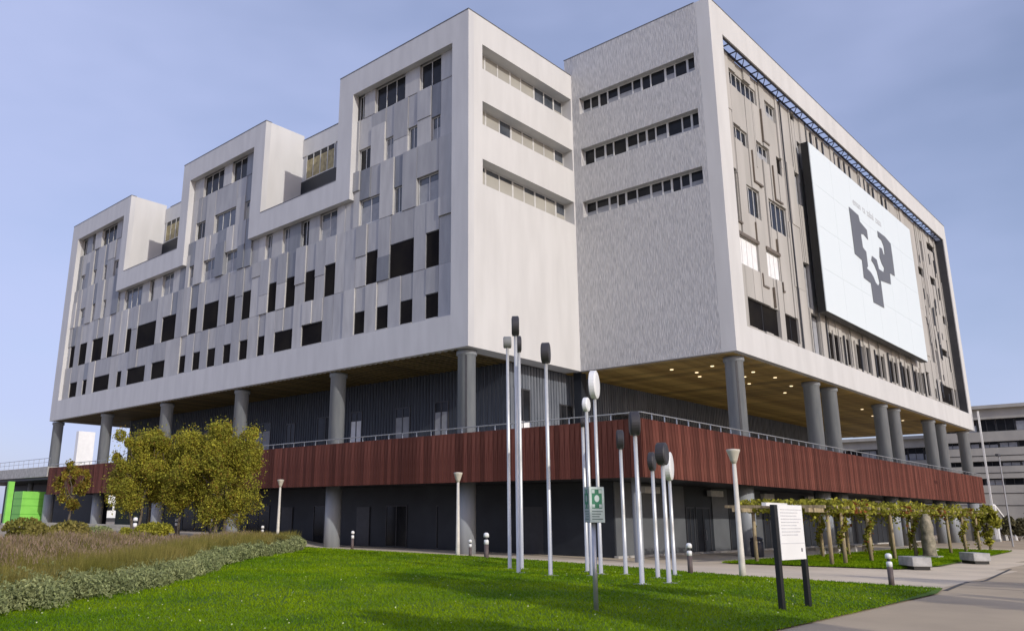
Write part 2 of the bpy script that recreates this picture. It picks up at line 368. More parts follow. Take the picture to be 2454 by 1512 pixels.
spans = {0: [(1.37, 57.3)], 1: [(1.37, 57.3)], 2: [(1.37, 11.0), (11.0, 23.4), (23.4, 33.5), (33.5, 46.4), (46.4, 57.3)],
         3: [(1.37, 11.0), (23.4, 33.5), (46.4, 57.3)], 4: [(1.37, 11.0), (23.4, 33.5), (46.4, 57.3)]}
panel_count = 0; PB = .40
def wpanel(y0, y1, z0, z1, proud, m):
    global panel_count
    if y1-y0 < .08 or z1-z0 < .08: return
    MB().box(PB-proud*(.5 if PB > .45 else 1), .775, y0+.012, y1-.012, z0+.01, z1-.01).build('facade_panel', m, B); panel_count += 1
for r in range(5):
    zb, w0, w1, zt_ = zr[r]; W = rows[r] if r > 1 else [(p_-.07, q_+.07) for p_, q_ in rows[r]]
    for (a, b) in spans[r]:
        top = zt_
        if r == 2 and (a, b) in ((11.0, 23.4), (33.5, 46.4)): top = 11.75
        PB = .40 if (r < 2 or (r == 2 and top > 12)) else .52
        ws = [w_ for w_ in W if a-.01 <= w_[0] and w_[1] <= b+.01]
        cur = a
        for (p, q) in ws+[(b, b)]:
            gap = p-cur
            if gap > .05:                                     # pier, split in boards of about 1.15 m
                k = max(1, round(gap/1.15)); e = [cur+gap*i/k for i in range(k+1)]
                for i in range(k):
                    j0 = rng.choice([0, 0, 0, .25, -.3, .5]) if r else 0
                    j1 = 0
                    pr = rng.choice([.02, .05, .08, .12, .16] if r > 1 else [.0, .02, .04, .07])
                    m = rng.choices(PAN, [6, 5, .5 if r < 2 else 3])[0]
                    z_0 = zb; z_1 = top
                    if r >= 1 and rng.random() < .45 and top-zb > 2.5:
                        zs = zb+(top-zb)*rng.uniform(.3, .75)
                        wpanel(e[i], e[i+1], z_0, zs, pr, m)
                        wpanel(e[i], e[i+1], zs, z_1, rng.choice([.0, .03, .08, .14]), rng.choices(PAN, [3, 5, 1 if r < 2 else 3])[0])
                    else: wpanel(e[i], e[i+1], z_0, z_1, pr, m)
            if q > p:
                h = min(w1, top-.02)
                if top == 11.75: h = 11.74
                if r == 4: h = 19.64
                if r == 0: wpanel(p, q, zb, w0, .06, PAN[0])
                if top-h > .12:
                    pr = rng.choice([-.04, -.02, .0, .04]); m = rng.choices(PAN, [1.5, 5, 1 if r < 2 else 3])[0]
                    if q-p > 1.5 and rng.random() < .6:
                        c = p+(q-p)*rng.uniform(.35, .65); wpanel(p, c, h, top, pr, m); wpanel(c, q, h, top, pr+.06, rng.choice(PAN))
                    else: wpanel(p, q, h, top, pr, m)
                nm = max(0, round((q-p)/1.1)-1)
                if r < 2:
                    window(.43, 0, p+.005, q-.005, w0-.03, h-.01, 'x', 0, DARK, None, fm=DFRAME, t=.03, deep=.045)
                else:
                    c = rng.random() if r != 4 else .9
                    bl = GBLIND if c < .55 else (BLIND if c < .6 else None)
                    window(.56 if PB < .45 else .66, 0, p+.02, q-.02, w0, h-.01, 'x', max(1, nm), GLASS2 if c < .8 else GLASS, bl, rng.uniform(.45, .8), t=.05)
            cur = q

# --- notch wall facing the sun (y = 0) with three long window strips
S1 = [(10.1, 11.75), (14.05, 15.62), (17.85, 19.55)]
nw = MB(); zz = 0
for a, b in S1:
    nw.box(.5, 11.0, 0, 1.25, zz, a); nw.box(.5, 1.3, 0, 1.25, a, b); nw.box(10.86, 11.0, 0, 1.25, a, b); zz = b
nw.box(.5, 11.0, 0, 1.25, zz, zT)
nw.build('sunlit_wall', RENDER, B)
# --- notch wall facing west (x = 11)
S2 = [(10.5, 11.65), (14.25, 15.55), (18.2, 19.45)]
nw = MB(); zz = 0
for a, b in S2:
    nw.box(11.0, 11.92, -9.7, .56, zz, a); nw.box(11.0, 11.92, -9.7, -9.35, a, b); nw.box(11.0, 11.92, -.62, .56, a, b); zz = b
nw.box(11.0, 11.92, -9.7, .56, zz, zU)
nw.build('textured_wall', GRC, B)
def strip(axis, a, b, z0, z1, plane, spec, m_t):
    """spec: list of (width share, blind material or None, blind share)"""
    tot = sum(s[0] for s in spec); cur = a
    f = MB()
    def bx(mb, a0, a1, c0, c1, d0, d1):
        if axis == 'y': mb.box(a0, a1, plane+d0, plane+d1, c0, c1)
        else: mb.box(plane+d0, plane+d1, a0, a1, c0, c1)
    bx(f, a, b, z0, z0+.05, 0, .08); bx(f, a, b, z1-.05, z1, 0, .08)
    cuts = [a]
    for s in spec: cuts.append(cuts[-1]+(b-a)*s[0]/tot)
    for i, c in enumerate(cuts):
        wd = .07 if i % 2 else .045
        c0 = max(a, c-wd); c1 = min(b, c+wd); bx(f, c0, c1, z0+.05, z1-.05, .004, .076)
    wf = f.build('window_strip', m_t, B)
    for i, s in enumerate(spec):
        g_ = MB(); bx(g_, cuts[i]+.045, cuts[i+1]-.045, z0+.05, z1-.05, .045, .055); g_.build('pane', GLASS2 if axis == 'y' else GLASS, wf)
        if s[1]:
            g_ = MB(); zt2 = z0+.05+(z1-z0-.1)*s[2]; zb2 = z0+.05+(z1-z0-.1)*s[3] if len(s) > 3 else z0+.05
            bx(g_, cuts[i]+.045, cuts[i+1]-.045, zb2, zt2, .03, .04); g_.build('blind', s[1], wf)
B1, N = BLIND, None
strip('y', 1.3, 10.86, 17.85, 19.55, .78, [(1, B1, 1), (1.15, B1, 1), (1.15, B1, 1), (1, B1, 1), (1.3, B1, .97), (1, N, 0), (1, N, 0), (.9, B1, .5)], WFRAME)
strip('y', 1.3, 10.86, 14.05, 15.62, .78, [(1, B1, 1), (1.15, B1, 1), (1, N, 0), (1, B1, .95), (1, B1, .95), (1, B1, 1, .25), (1, B1, 1), (.9, B1, .5)], WFRAME)
strip('y', 1.3, 10.86, 10.1, 11.75, .78, [(1, B1, .85), (1.15, B1, .8), (1.15, B1, .85), (1, B1, .95), (1, B1, .8), (1, B1, .85), (1, B1, .9), (.9, B1, .5)], WFRAME)
for a, b in S2:
    sp = [(rng.choice([.7, .9, 1.1]), GBLIND if rng.random() < .75 else None, rng.uniform(.2, .55)) for _ in range(11)]
    strip('x', -9.35, -.62, a, b, 11.42, sp, WFRAME)
# --- south facade frame (y -10.58) and the wall behind it
sf = MB()
sf.box(11.0, 12.7, -10.58, -9.7, 0, zU); sf.box(67.05, 68.4, -10.58, -9.45, 0, zU)
sf.box(12.7, 67.05, -10.58, -9.45, 0, 1.7); sf.box(12.7, 67.05, -10.58, -10.48, 21.0, zU)
sf.build('facade_frame', RENDER, B)
box('reveal_lining', DFRAME, 66.98, 67.048, -10.5, -9.75, 1.71, 20.98)
box('wall_core', RENDER, 68.0, 68.38, -9.44, .5, .13, 20.8)
Wn = [ # x0,x1,z0,z1,type
 (15.1,19.55,18.84,20.05,'g'),(20.8,22.75,18.75,19.95,'g'),(15.1,17.4,14.9,16.0,'g'),(18.7,20.8,14.85,16.0,'g'),(22.1,23.1,14.6,16.0,'d'),
 (16.25,18.5,10.0,12.1,'g'),(19.85,23.1,10.0,12.15,'g'),(25.84,26.6,20.3,20.8,'d'),(14.4,15.0,9.0,12.6,'n'),(14.3,17.4,6.2,8.1,'w'),
 (18.7,20.85,6.3,8.1,'w'),(15.1,19.95,2.3,4.15,'o'),(21.0,23.3,2.35,4.15,'o'),
 (28.9,31.8,2.25,4.2,'d'),(32.9,34.1,2.3,4.35,'d'),(34.95,36.9,2.3,4.3,'d'),(37.2,38.3,2.3,4.4,'n'),(39.8,42.2,2.35,4.2,'d'),(43.3,46.1,2.35,4.2,'d'),
 (46.85,50.0,2.3,4.2,'d'),(50.7,52.95,2.35,4.25,'d'),(53.4,54.4,2.4,4.35,'n'),(55.2,56.4,2.4,4.7,'n'),(58.7,59.6,2.4,4.3,'n'),(60.25,65.4,2.35,4.2,'d'),(65.95,66.9,2.35,4.25,'d'),
 (57.8,59.9,15.2,16.1,'d'),(62.4,64.6,15.1,16.0,'d'),(63.0,66.2,19.2,20.0,'d'),(65.4,66.8,11.3,12.2,'d'),(62.6,65.4,7.5,8.2,'d'),(58.6,59.3,10.0,12.0,'n'),
 (61.6,62.2,9.0,12.4,'n'),(64.0,64.6,12.0,14.4,'n'),(60.4,61.0,4.6,7.6,'n'),(65.6,66.2,6.0,9.5,'n'),(59.0,59.6,6.2,8.2,'n'),(60.2,60.9,17.2,19.4,'n')]
NARROW = [(25.3,26.35,13.3,15.9),(26.6,27.5,16.6,18.8),(25.4,26.4,5.4,8.8),(25.6,27.4,1.9,5.1)]
FH = -9.7                                                      # facade plane
# panels tile the facade round the openings: cut the plane into columns at window edges
def spanels():
    cols = sorted(set([12.7, 67.05, 24.0, 29.2, 49.3]+[c for w_ in Wn for c in w_[:2]]+[c for w_ in NARROW for c in w_[:2]]))
    c2 = [cols[0]]
    for c in cols[1:]:
        g_ = c-c2[-1]
        if g_ > 1.9:
            k = round(g_/1.5); c2 += [c2[-1]+g_*(i+1)/k for i in range(k)]
        else: c2.append(c)
    cols = c2; small = MB(); n = 0
    for a, b in zip(cols[:-1], cols[1:]):
        if b-a < .03: continue
        m = (a+b)/2
        occ = sorted([(w_[2], w_[3]) for w_ in Wn if w_[0] < m < w_[1]]+[(w_[2], w_[3]) for w_ in NARROW if w_[0] < m < w_[1]])
        z = 1.7
        runs = []
        for p, q in occ+[(20.98, 20.98)]:
            if p > z+.02: runs.append((z, p))
            z = max(z, q)
        pr0 = rng.choice([0, .03, .06])
        for p, q in runs:
            k = max(1, round((q-p)/5.0)); zz = [p+(q-p)*i/k for i in range(k+1)]
            for i in range(k):
                pr = pr0+rng.choice([0, .0, .03, .07])
                MB().box(a+.012, b-.012, FH-pr, -9.452, zz[i]+.008, zz[i+1]-.008).build('cladding_panel', PWARM, B)
                n += 1
    return n
n_s = spanels()
for x0, x1, z0, z1, t in Wn:
    if t == 'g': window(x0+.02, x1-.02, -9.60, 0, z0, z1, 'y', max(1, round((x1-x0)/.75)-1), GLASS, GBLIND if rng.random() < .6 else None, .45, t=.07)
    elif t == 'w': window(x0+.02, x1-.02, -9.66, 0, z0, z1, 'y', max(1, round((x1-x0)/.7)-1), GLASS2, WBLIND, .98, t=.05)
    else: window(x0+.02, x1-.02, -9.60, 0, z0, z1, 'y', 0 if t != 'o' else 1, DARK, None, fm=DFRAME, t=.03, deep=.05)
for x0, x1, z0, z1 in NARROW: window(x0+.02, x1-.02, -9.56, 0, z0, z1, 'y', 1, GLASS2, GBLIND, .95, fm=DFRAME, t=.05)
# dark L strips shaped as panel-edge shadows, drip ledges, downpipes, fins
SHADOW_TRIM = mat('shadow_trim_brown', (.16, .13, .10), .5)
for x, z0, z1, lx in ((19.9, 16.3, 18.8, 1.0), (17.7, 12.6, 14.9, 1.4), (21.1, 12.3, 14.9, 1.3), (14.2, 8.9, 11.2, 1.0), (17.2, 8.2, 9.6, 0), (20.6, 8.2, 9.3, 0), (17.6, 5.3, 6.2, .9), (20.9, 5.6, 6.3, .3), (19.3, 4.2, 5.6, 0)):
    mb = MB()
    if lx: mb.prism([(x, z0), (x+lx, z0), (x+lx, z0+.12), (x+.09, z0+.12), (x+.09, z1), (x, z1)][::-1], FH-.16, FH-.02)
    else: mb.box(x, x+.09, FH-.16, FH-.02, z0, z1)
    mb.build('shadow_ledge', SHADOW_TRIM, B)
for a, b in ((14.25, 17.5), (18.65, 20.95)): box('shadow_ledge', SHADOW_TRIM, a, b, FH-.16, FH, 8.1, 8.3)
for x in (23.6, 28.6): MB().bar((x, FH-.12, 1.75), (x, FH-.12, 20.95), .055, 6).build('downpipe', DFRAME, B)
for i in range(16):
    x = 29.6+i*1.28
    if i % 5 == 3: continue
    MB().box(x, x+.22, FH-.16, FH-.08, 17.4+.4*(i % 3 == 1), 20.6).build('facade_fin', DFRAME, B)
for i in range(22):
    x = 28.4+i*1.22
    MB().box(x, x+.10, FH-.20, FH-.08, 1.75, 4.75-.3*(i % 2)).build('facade_fin', PWARM if i % 3 else DFRAME, B)
for i in range(26):
    x = 57.4+rng.random()*9; z = 2+rng.random()*16; MB().box(x, x+.12, FH-.15, FH-.08, z, z+rng.uniform(.6, 2.6)).build('facade_fin', DFRAME, B)
# ladder truss under the head beam
tr = MB()
tr.box(12.75, 67.0, -10.46, -10.37, 20.94, 21.06); tr.box(12.75, 67.0, -9.84, -9.74, 20.98, 21.12)
x = 12.9; k = 0
while x < 66.9:
    tr.bar((x, -10.4, 21.0), (x+.1, -9.78, 21.04), .05, 4)
    if k % 3 != 1: tr.bar((x, -10.4, 21.0), (x+1.1, -9.78, 21.04), .035, 4)
    x += 1.15; k += 1
tr.build('ladder_truss', TRUSS, B)
COPE = mat('zinc_coping', (.13, .135, .15), .5)
for a, b in ((-.02, 12.57), (21.88, 34.85), (45.18, 58.92)): box('coping', COPE, -.025, .55, a, b, zT+.002, zT+.06)
for a, b in ((12.58, 21.87), (34.86, 45.17)): box('coping', COPE, -.025, .53, a, b, 13.552, 13.60)
box('coping', COPE, .56, 10.98, -.025, .3, zT+.002, zT+.06); box('coping', COPE, 10.975, 11.5, -9.6, .6, zU+.002, zU+.05)
box('coping', COPE, 10.975, 68.42, -10.605, -10.2, zU+.002, zU+.05)
for y in (12.6, 35.0): box('coping', COPE, 3.68, 4.1, y, y+9.2, 21.002, 21.05)
# --- soffit
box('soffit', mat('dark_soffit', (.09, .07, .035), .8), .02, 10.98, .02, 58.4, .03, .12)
so_ = MB(); so_.box(11.02, 68.38, -10.56, 58.4, .03, .12)
so_.build('soffit', mat('soffit_board', (.36, .27, .10), .7, (.24, .17, .06), .6, (1, .4, 1)), B)
sl = MB().box(-.09, .09, 0, 11.6, -.04, .028).mesh('soffit_slat', WOOD)
for i in range(140): inst(sl, 'soffit_slat', B, (11.5+i*.405, -10.2, 0))
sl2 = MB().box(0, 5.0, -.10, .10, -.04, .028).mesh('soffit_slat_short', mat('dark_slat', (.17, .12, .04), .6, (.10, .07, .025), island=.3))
for i in range(112): inst(sl2, 'soffit_slat', B, (.35, 1.3+i*.51, 0))
em = bpy.data.materials.new('lit_downlight'); em.use_nodes = True
e_ = em.node_tree.nodes['Principled BSDF']; e_.inputs['Emission Color'].default_value = (1, .80, .5, 1); e_.inputs['Emission Strength'].default_value = 1.8
e_.inputs['Base Color'].default_value = (.8, .7, .5, 1)
dl = MB().lathe([(.11, 0), (.11, .03)], 10).mesh('downlight', em)
for x, y in ((14.5, -7.4), (16.3, -8.2), (14.0, -4.9), (16.0, -5.6), (18.2, -8.4), (19.6, -7.2), (17.6, -5.0), (21.2, -8.6), (22.6, -6.2), (25.5, -8.0), (28.4, -6.4), (32.8, -8.0), (36.5, -6.0), (42.0, -7.6), (47.5, -6.8), (53, -7.8)):
    inst(dl, 'downlight', B, (x, y, -.075))
# --- columns
ccol = MB().lathe([(.52, -5.15), (.52, -.32), (.60, -.30), (.60, -.05)], 24).mesh('column', COLM, True)
seam = MB().box(-.535, -.50, -.06, .06, -5.1, -.35).mesh('column_seam', DFRAME)
ccol2 = MB().lathe([(.52, -11.5), (.52, -7.42)], 24).mesh('column_lower', COLM, True)
cols = [(1.0, 1.0+11.6*i) for i in range(6)]+[(x, -9.6) for x in (12.7, 24.8, 28.2, 39.8, 43.3, 54.3, 58.3, 67.6)]
for x, y in cols:
    inst(ccol, 'column', B, (x, y, 0)); inst(ccol2, 'column', B, (x, y, 0))
inst(ccol2, 'column', B, (1.4, -9.4, 0), 0, (.42, .42, 1))
for x, y in ((1.0, 1.0), (12.7, -9.6)):
    o = inst(seam, 'column_seam', B, (x, y, 0), R(38))
box('column', SLATED, 11.3, 11.9, .2, .8, -5.2, .02)
# --- upper core (slate ribbed wall) and its windows
def rib_wall(name, m, axis, plane, a, b, z0, z1, pitch, d, holes=()):
    mb = MB(); n = int((b-a)/pitch)
    for i in range(n):
        p = a+i*pitch
        for (h0, h1, hz0, hz1) in holes:
            if p+pitch*.6 > h0 and p < h1:
                if axis == 'x': mb.box(plane-d, plane, p, p+pitch*.6, hz1, z1)
                else: mb.box(p, p+pitch*.6, plane-d, plane, hz1, z1)
                break
        else:
            if axis == 'x': mb.box(plane-d, plane, p, p+pitch*.6, z0, z1)
            else: mb.box(p, p+pitch*.6, plane-d, plane, z0, z1)
    o = mb.build(name, m, B); o['kind'] = 'stuff'; return o
box('terrace_room_wall', SLATE, 5.5, 64, 1.5, 52, -5.3, .02)
hW = [(26.6, 28.9, -5.2, -1.9), (23.3, 24.5, -5.2, -2.2), (18.4, 20.5, -5.2, -2.0), (15.2, 16.5, -5.2, -1.9), (10.2, 11.7, -5.2, -2.0), (6.6, 7.9, -5.2, -1.9), (35.5, 37, -5.2, -2), (43, 44.5, -5.2, -2), (48.6, 50.8, -5.2, -1.8)]
hS = [(5.9, 7.4, -5.2, -1.5), (10.6, 12.0, -5.2, -2.05)]+[(17+i*6.5, 19.2+i*6.5, -5.2, -2.0) for i in range(7)]
rib_wall('wall_rib', SLATE_SHADED, 'x', 5.5, 1.5, 52, -5.3, .02, .30, .05, hW)
rib_wall('wall_rib', SLATE, 'y', 1.5, 5.5, 64, -5.3, .02, .30, .05, hS)
for i, (a, b, c, d) in enumerate(hW): window(5.40, 0, a, b, c, d, 'x', 1, GLASS, GBLIND if i in (0, 4, 5, 7) else (WBLIND if i in (3, 8) else None), .8, fm=DFRAME, t=.09)
for i, (a, b, c, d) in enumerate(hS): window(a, b, 1.40, 0, c, d, 'y', 1, GLASS, WBLIND if i == 0 else None, .45, fm=DFRAME, t=.09)
# --- podium
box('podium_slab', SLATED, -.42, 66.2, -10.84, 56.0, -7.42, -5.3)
bw = MB().box(-.135, .135, -.05, .05, -7.5, -4.9).mesh('cladding_board', RED)
brd = []
box('deck_floor', CONC, -.35, 66.0, -10.7, 56.0, -5.299, -5.27)  # pale sheet over the dark slab, added to bounce light onto the soffit
y = 55.9
pos = []
t_ = -10.95
while t_ < 55.8: pos.append((-.5, t_+.15, R(90))); t_ += .30
t_ = -.5
while t_ < 66.1: pos.append((t_+.15, -10.93, 0)); t_ += .30
pos.sort(key=lambda p: (p[0]-CAM.x)**2+(p[1]-CAM.y)**2)
for i, (x, y, rz) in enumerate(pos[:298]):
    inst(bw, 'cladding_board', B, (x+(rng.random()-.5)*.012*(rz != 0), y+(rng.random()-.5)*.012*(rz == 0), 0), rz)
mb = MB()
for x, y, rz in pos[298:]:
    j = (rng.random()-.5)*.012
    if rz: mb.box(x-.05+j, x+.05+j, y-.135, y+.135, -7.5, -4.9)
    else: mb.box(x-.135, x+.135, y-.05+j, y+.05+j, -7.5, -4.9)
o = mb.build('far_cladding_boards', RED, B); o['kind'] = 'stuff'
pb = MB(); pb.box(-.43, -.36, -10.80, 56.0, -5.3, -4.95); pb.box(-.36, 66.1, -10.80, -10.73, -5.3, -4.95)
pb.box(66.05, 66.15, -10.7, -2, -7.5, -4.9)
pb.build('parapet_backing', mat('brown_backing', (.05, .018, .014), .8), B)
rl = MB(); rl.bar((-.5, -10.95, -4.62), (-.5, 55.9, -4.62), .03, 6); rl.bar((-.5, -10.95, -4.62), (66.1, -10.95, -4.62), .03, 6)
ro = rl.build('handrail', STEEL, B)
pm = MB().box(-.02, .02, -.02, .02, -4.95, -4.62).mesh('baluster', STEEL)
for i in range(57): inst(pm, 'baluster', ro, (-.44, -10.5+i*1.17, 0))
for i in range(56): inst(pm, 'baluster', ro, (.6+i*1.17, -10.87, 0))
# --- ground floor
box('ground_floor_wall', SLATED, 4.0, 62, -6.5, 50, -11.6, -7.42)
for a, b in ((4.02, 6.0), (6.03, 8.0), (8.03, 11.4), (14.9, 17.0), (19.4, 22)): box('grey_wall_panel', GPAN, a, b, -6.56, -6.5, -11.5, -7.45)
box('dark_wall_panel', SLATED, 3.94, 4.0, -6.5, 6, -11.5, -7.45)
for i, (a, b) in enumerate(((11.6, 12.6), (12.8, 14.6), (17.2, 19.2), (22.4, 26), (28, 33), (36, 42), (46, 54))): window(a, b, -6.53, 0, -11.3, -8.6, 'y', 1+i//3*2, GLASS2, None, fm=DFRAME, t=.08)
for a, b in ((8.8, 10.8), (5.5, 6.2), (16, 18.5), (24, 27), (33, 37), (42, 45)): window(3.95, 0, a, b, -11.2, -8.6, 'x', 1, GLASS, None, fm=DFRAME, t=.06)
for x in (13.6, 18.1, 24.2):
    MB().box(x, x+.05, -6.72, -6.62, -10.5, -9.9).build('door_handle', STEEL, B)
for i in range(7):
    x = 6.5+i*7.7; MB().box(x, x+1.6, -6.9, -6.62, -7.95, -7.6).build('wall_lamp', WFRAME, B)
for y in (12.4, 3.2, -2.0, 21): MB().box(3.93, 3.97, y, y+1.3, -11.2, -8.7).build('service_door', DFRAME, B)
box('plinth', CONC, 3.7, 60, -6.85, -6.6, -11.5, -11.12)
# --- billboard with the emblem
bb = thing('billboard', 'huge white billboard with a dark grey stepped emblem hung on the sunny facade', 'billboard')
def bp(nm, m, *a): return MB().box(*a).build(nm, m, bb)
bp('box_frame', BLACK, 26.22, 52.4, -10.66, -10.14, 5.12, 18.28)
for x in (28, 34, 40, 46, 51):
    for z in (6.5, 16.5): bp('bracket', BLACK, x, x+.2, -10.14, -9.75, z, z+.2)
pw, ph = 26.1/6, 13.08/4
pm_ = MB().box(.006, pw-.006, -.06, 0, .006, ph-.006).mesh('banner_panel', BOARDW)
for i in range(6):
    for j in range(4): inst(pm_, 'banner_panel', bb, (26.26+i*pw, -10.665, 5.16+j*ph))
lg = [(34.1,15.3),(36.35,15.2),(36.5,14.7),(38.2,14.4),(38.2,13.55),(37.2,13.75),(36.4,13.6),(36.5,12.45),(37.25,12.25),(37.25,11.0),(36.9,10.75),(37.85,10.6),(38.4,10.35),(38.85,9.95),(39.5,9.8),(39.95,10.15),(39.6,11.1),(39.1,11.55),(38.45,11.8),(38.75,12.25),(39.95,12.2),(40.25,11.45),(41.55,11.45),(41.9,11.9),(41.35,12.2),(40.95,12.7),(41.3,13.65),(41.95,13.7),(42.25,13.25),(42.6,13.25),(42.6,14.1),(42.15,14.5),(41.25,14.6),(41.3,15.15),(43.4,15.15),(44.9,14.9),(44.95,13.7),(44.9,11.85),(43.45,11.8),(43.3,10.75),(40.35,10.45),(40.35,8.05),(37.6,8.0),(37.5,9.6),(35.8,9.7),(35.85,11.2),(34.2,11.35)]
MB().prism(lg[::-1], -10.76, -10.728).build('emblem', LOGO, bb)
def text(body, size, m, parent, loc, rot, align='CENTER', name='lettering', ext=.004):
    cu = bpy.data.curves.new(name, 'FONT'); cu.body = body; cu.size = size; cu.align_x = align; cu.extrude = ext
    tmp = bpy.data.objects.new('tmp', cu); COL.objects.link(tmp)
    bpy.context.view_layer.update()
    me = bpy.data.meshes.new_from_object(tmp.evaluated_get(bpy.context.evaluated_depsgraph_get()))
    bpy.data.objects.remove(tmp); me.materials.clear(); me.materials.append(m)
    o = bpy.data.objects.new(name, me); COL.objects.link(o); o.parent = parent; o.location = loc; o.rotation_euler = rot; return o
for w_, x_ in (('eman', 36.3), ('ta', 38.1), ('zabal', 39.75), ('zazu', 41.95)): text(w_, .92, TEXTG, bb, (x_, -10.732, 15.9), (R(90), 0, 0))

# ------------------------------------------------------------------ walkway canopy, green box, far-left buildings
cp = thing('canopy', 'cream slab canopy with thin railing continuing left from the red band', 'canopy')
MB().box(-.6, 6, 56.2, 84, -5.75, -4.75).build('slab', CONC, cp, bev=.02)
MB().box(-.3, 6, 56.3, 84, -6.0, -5.76).build('beam', BLACK, cp)
rl = MB(); rl.bar((-.4, 56.3, -3.9), (-.4, 84, -3.9), .03, 5); rl.bar((-.4, 56.3, -4.3), (-.4, 84, -4.3), .02, 5)
for i in range(20): rl.bar((-.4, 56.4+i*1.4, -4.75), (-.4, 56.4+i*1.4, -3.9), .02, 4)
rl.build('railing', STEEL, cp)
for y in (70, 83): MB().lathe([(.3, -11), (.3, -5.77)], 12, (3, y, 0)).build('column', COLM, cp, smooth=True)
MB().box(5.0, 6, 56.3, 84, -11.2, -6.02).build('back_wall', SLATED, cp)
gb = thing('green_container', 'lime green box standing in the shade under the cream canopy', 'container', (0, 60, 0))
MB().box(-1.3, .95, 0, 2.4, -10.4, -7.15).build('body', GREENP, gb, bev=.04)
for z in (-9.45, -8.6, -7.9): MB().box(-1.32, .97, -.02, 2.42, z, z+.05).build('rib', mat('lime_dark', (.10, .42, .04), .5), gb)  # ribs in a darker lime
gs = thing('green_post', 'narrow lime green upright at the left edge beside the green box', 'post', (-2.3, 60.5, 0))
MB().box(-.3, .25, -.1, .3, -10.5, -6.2).build('panel', GREENP, gs)
MB().box(-.4, .35, -.15, .35, -10.6, -10.3).build('base', CONC, gs)
fb = thing('white_building', 'distant white building seen between the far left columns', 'building')
MB().box(35.5, 60, 150, 152, -11, -5.4).build('lower_wall', WHITE, fb)
MB().box(40.6, 44.2, 150.3, 151.6, -5.4, 8.0).build('upper_wall', WHITE, fb)
for i in range(8): MB().box(36.6+i*2.25, 38.4+i*2.25, 149.9, 150.0, -8.6, -7.2).build('window', GLASS, fb)
MB().box(36, 60, 149.4, 150, -11, -10.2).build('plinth', DFRAME, fb)

lw = thing('low_wall', 'low pale stone wall in front of the left columns', 'wall')
def lowblock(x0, x1, y0, y1, z0, z1, nm='block'): MB().box(x0, x1, y0, y1, z0, z1).build(nm, mat('pale_stone', (.50, .46, .36), .9, (.40, .37, .29), 1.5, bump=.3), lw, bev=.02)
for i in range(9): lowblock(-5.4, -4.9, 24.6+i*2.0, 26.58+i*2.0, -11, -10.05)
for i in range(6): lowblock(-6.3, -5.6, 22.6+i*2.2, 24.78+i*2.2, -11, -10.32, 'step')

# ------------------------------------------------------------------ background building on the right
def bgb(name, label, x, y0, y1, zt, strips, fas=None):
    o = thing(name, label, 'building')
    zz = -13; mb = MB(); mb.box(x+.8, x+25, y0, y1, -13, zt-.3); mb.build('wall', BGC, o)
    f = MB()
    for a, b in sorted(strips):
        f.box(x, x+.79, y0, y1, zz, a); zz = b
    f.box(x, x+.79, y0, y1, zz, zt); f.build('spandrel', BGC, o)
    for a, b in strips:
        n_ = int((y1-y0)/2.2); st = (y1-y0)/n_
        for i in range(n_):
            wn = window(x+.45, 0, y0+i*st+.05, y0+(i+1)*st-.05, a, b, 'x', 1, GLASS, GBLIND if rng.random() < .45 else None, rng.uniform(.4, .95), fm=DFRAME, t=.07, parent=o)
    MB().box(x-.6, x+25.5, y0-.5, y1+.2, zt, zt+.45).build('roof', BGC, o)
    return o
b1 = bgb('office_building', 'weathered concrete building with strip windows behind the right end', 100, -38, 1.8, 5.8, [(2.7, 4.4), (.5, 1.35), (-1.98, -1.3), (-4.5, -3.6)])
for z in (-.6, -2.9, -5.6, -7.2): MB().box(99.95, 100, -38, 1.7, z, z+.07).build('joint', GLASS, b1)
b2 = bgb('office_building', 'white fronted low block with a row of windows seen between right columns', 108, 1.9, 24, 2.9, [(-.3, 1.6)])
for z in (-2.2,): MB().box(107.9, 108, 1.9, 24, z-.4, z).build('ledge', WHITE, b2)
hs_ = thing('white_post', 'tall thin white post at the far right corner of the red band', 'post', (67.95, -11.2, 0))
MB().box(-.08, .08, -.08, .08, -11.3, 2.0).build('shaft', WHITE, hs_)
MB().box(-.3, .3, -.3, .3, -11.32, -11.0).build('base', CONC, hs_)
st = thing('outdoor_staircase', 'white railed outdoor stair dropping away beyond the red band corner', 'staircase')
pts = [(68.4, -11.0, -7.6), (69.6, -11.1, -7.65), (73.2, -11.3, -9.2), (75.4, -11.4, -9.25), (78.6, -11.5, -10.2)]
h = MB()
for a, b in zip(pts[:-1], pts[1:]): h.bar(a, b, .13, 6)
h.build('handrail', WHITE, st)
for p in ((69.6, -11.1, -7.65), (73.6, -11.3, -9.2), (76.4, -11.4, -9.5)): MB().bar((p[0]+.1, p[1], -11.4), p, .12, 6).build('post', WHITE, st)
for i in range(8): MB().box(69+i*.9, 69.9+i*.9, -10.9, -8.2, -11.3, -9.3-i*.25).build('step', CONC, st)
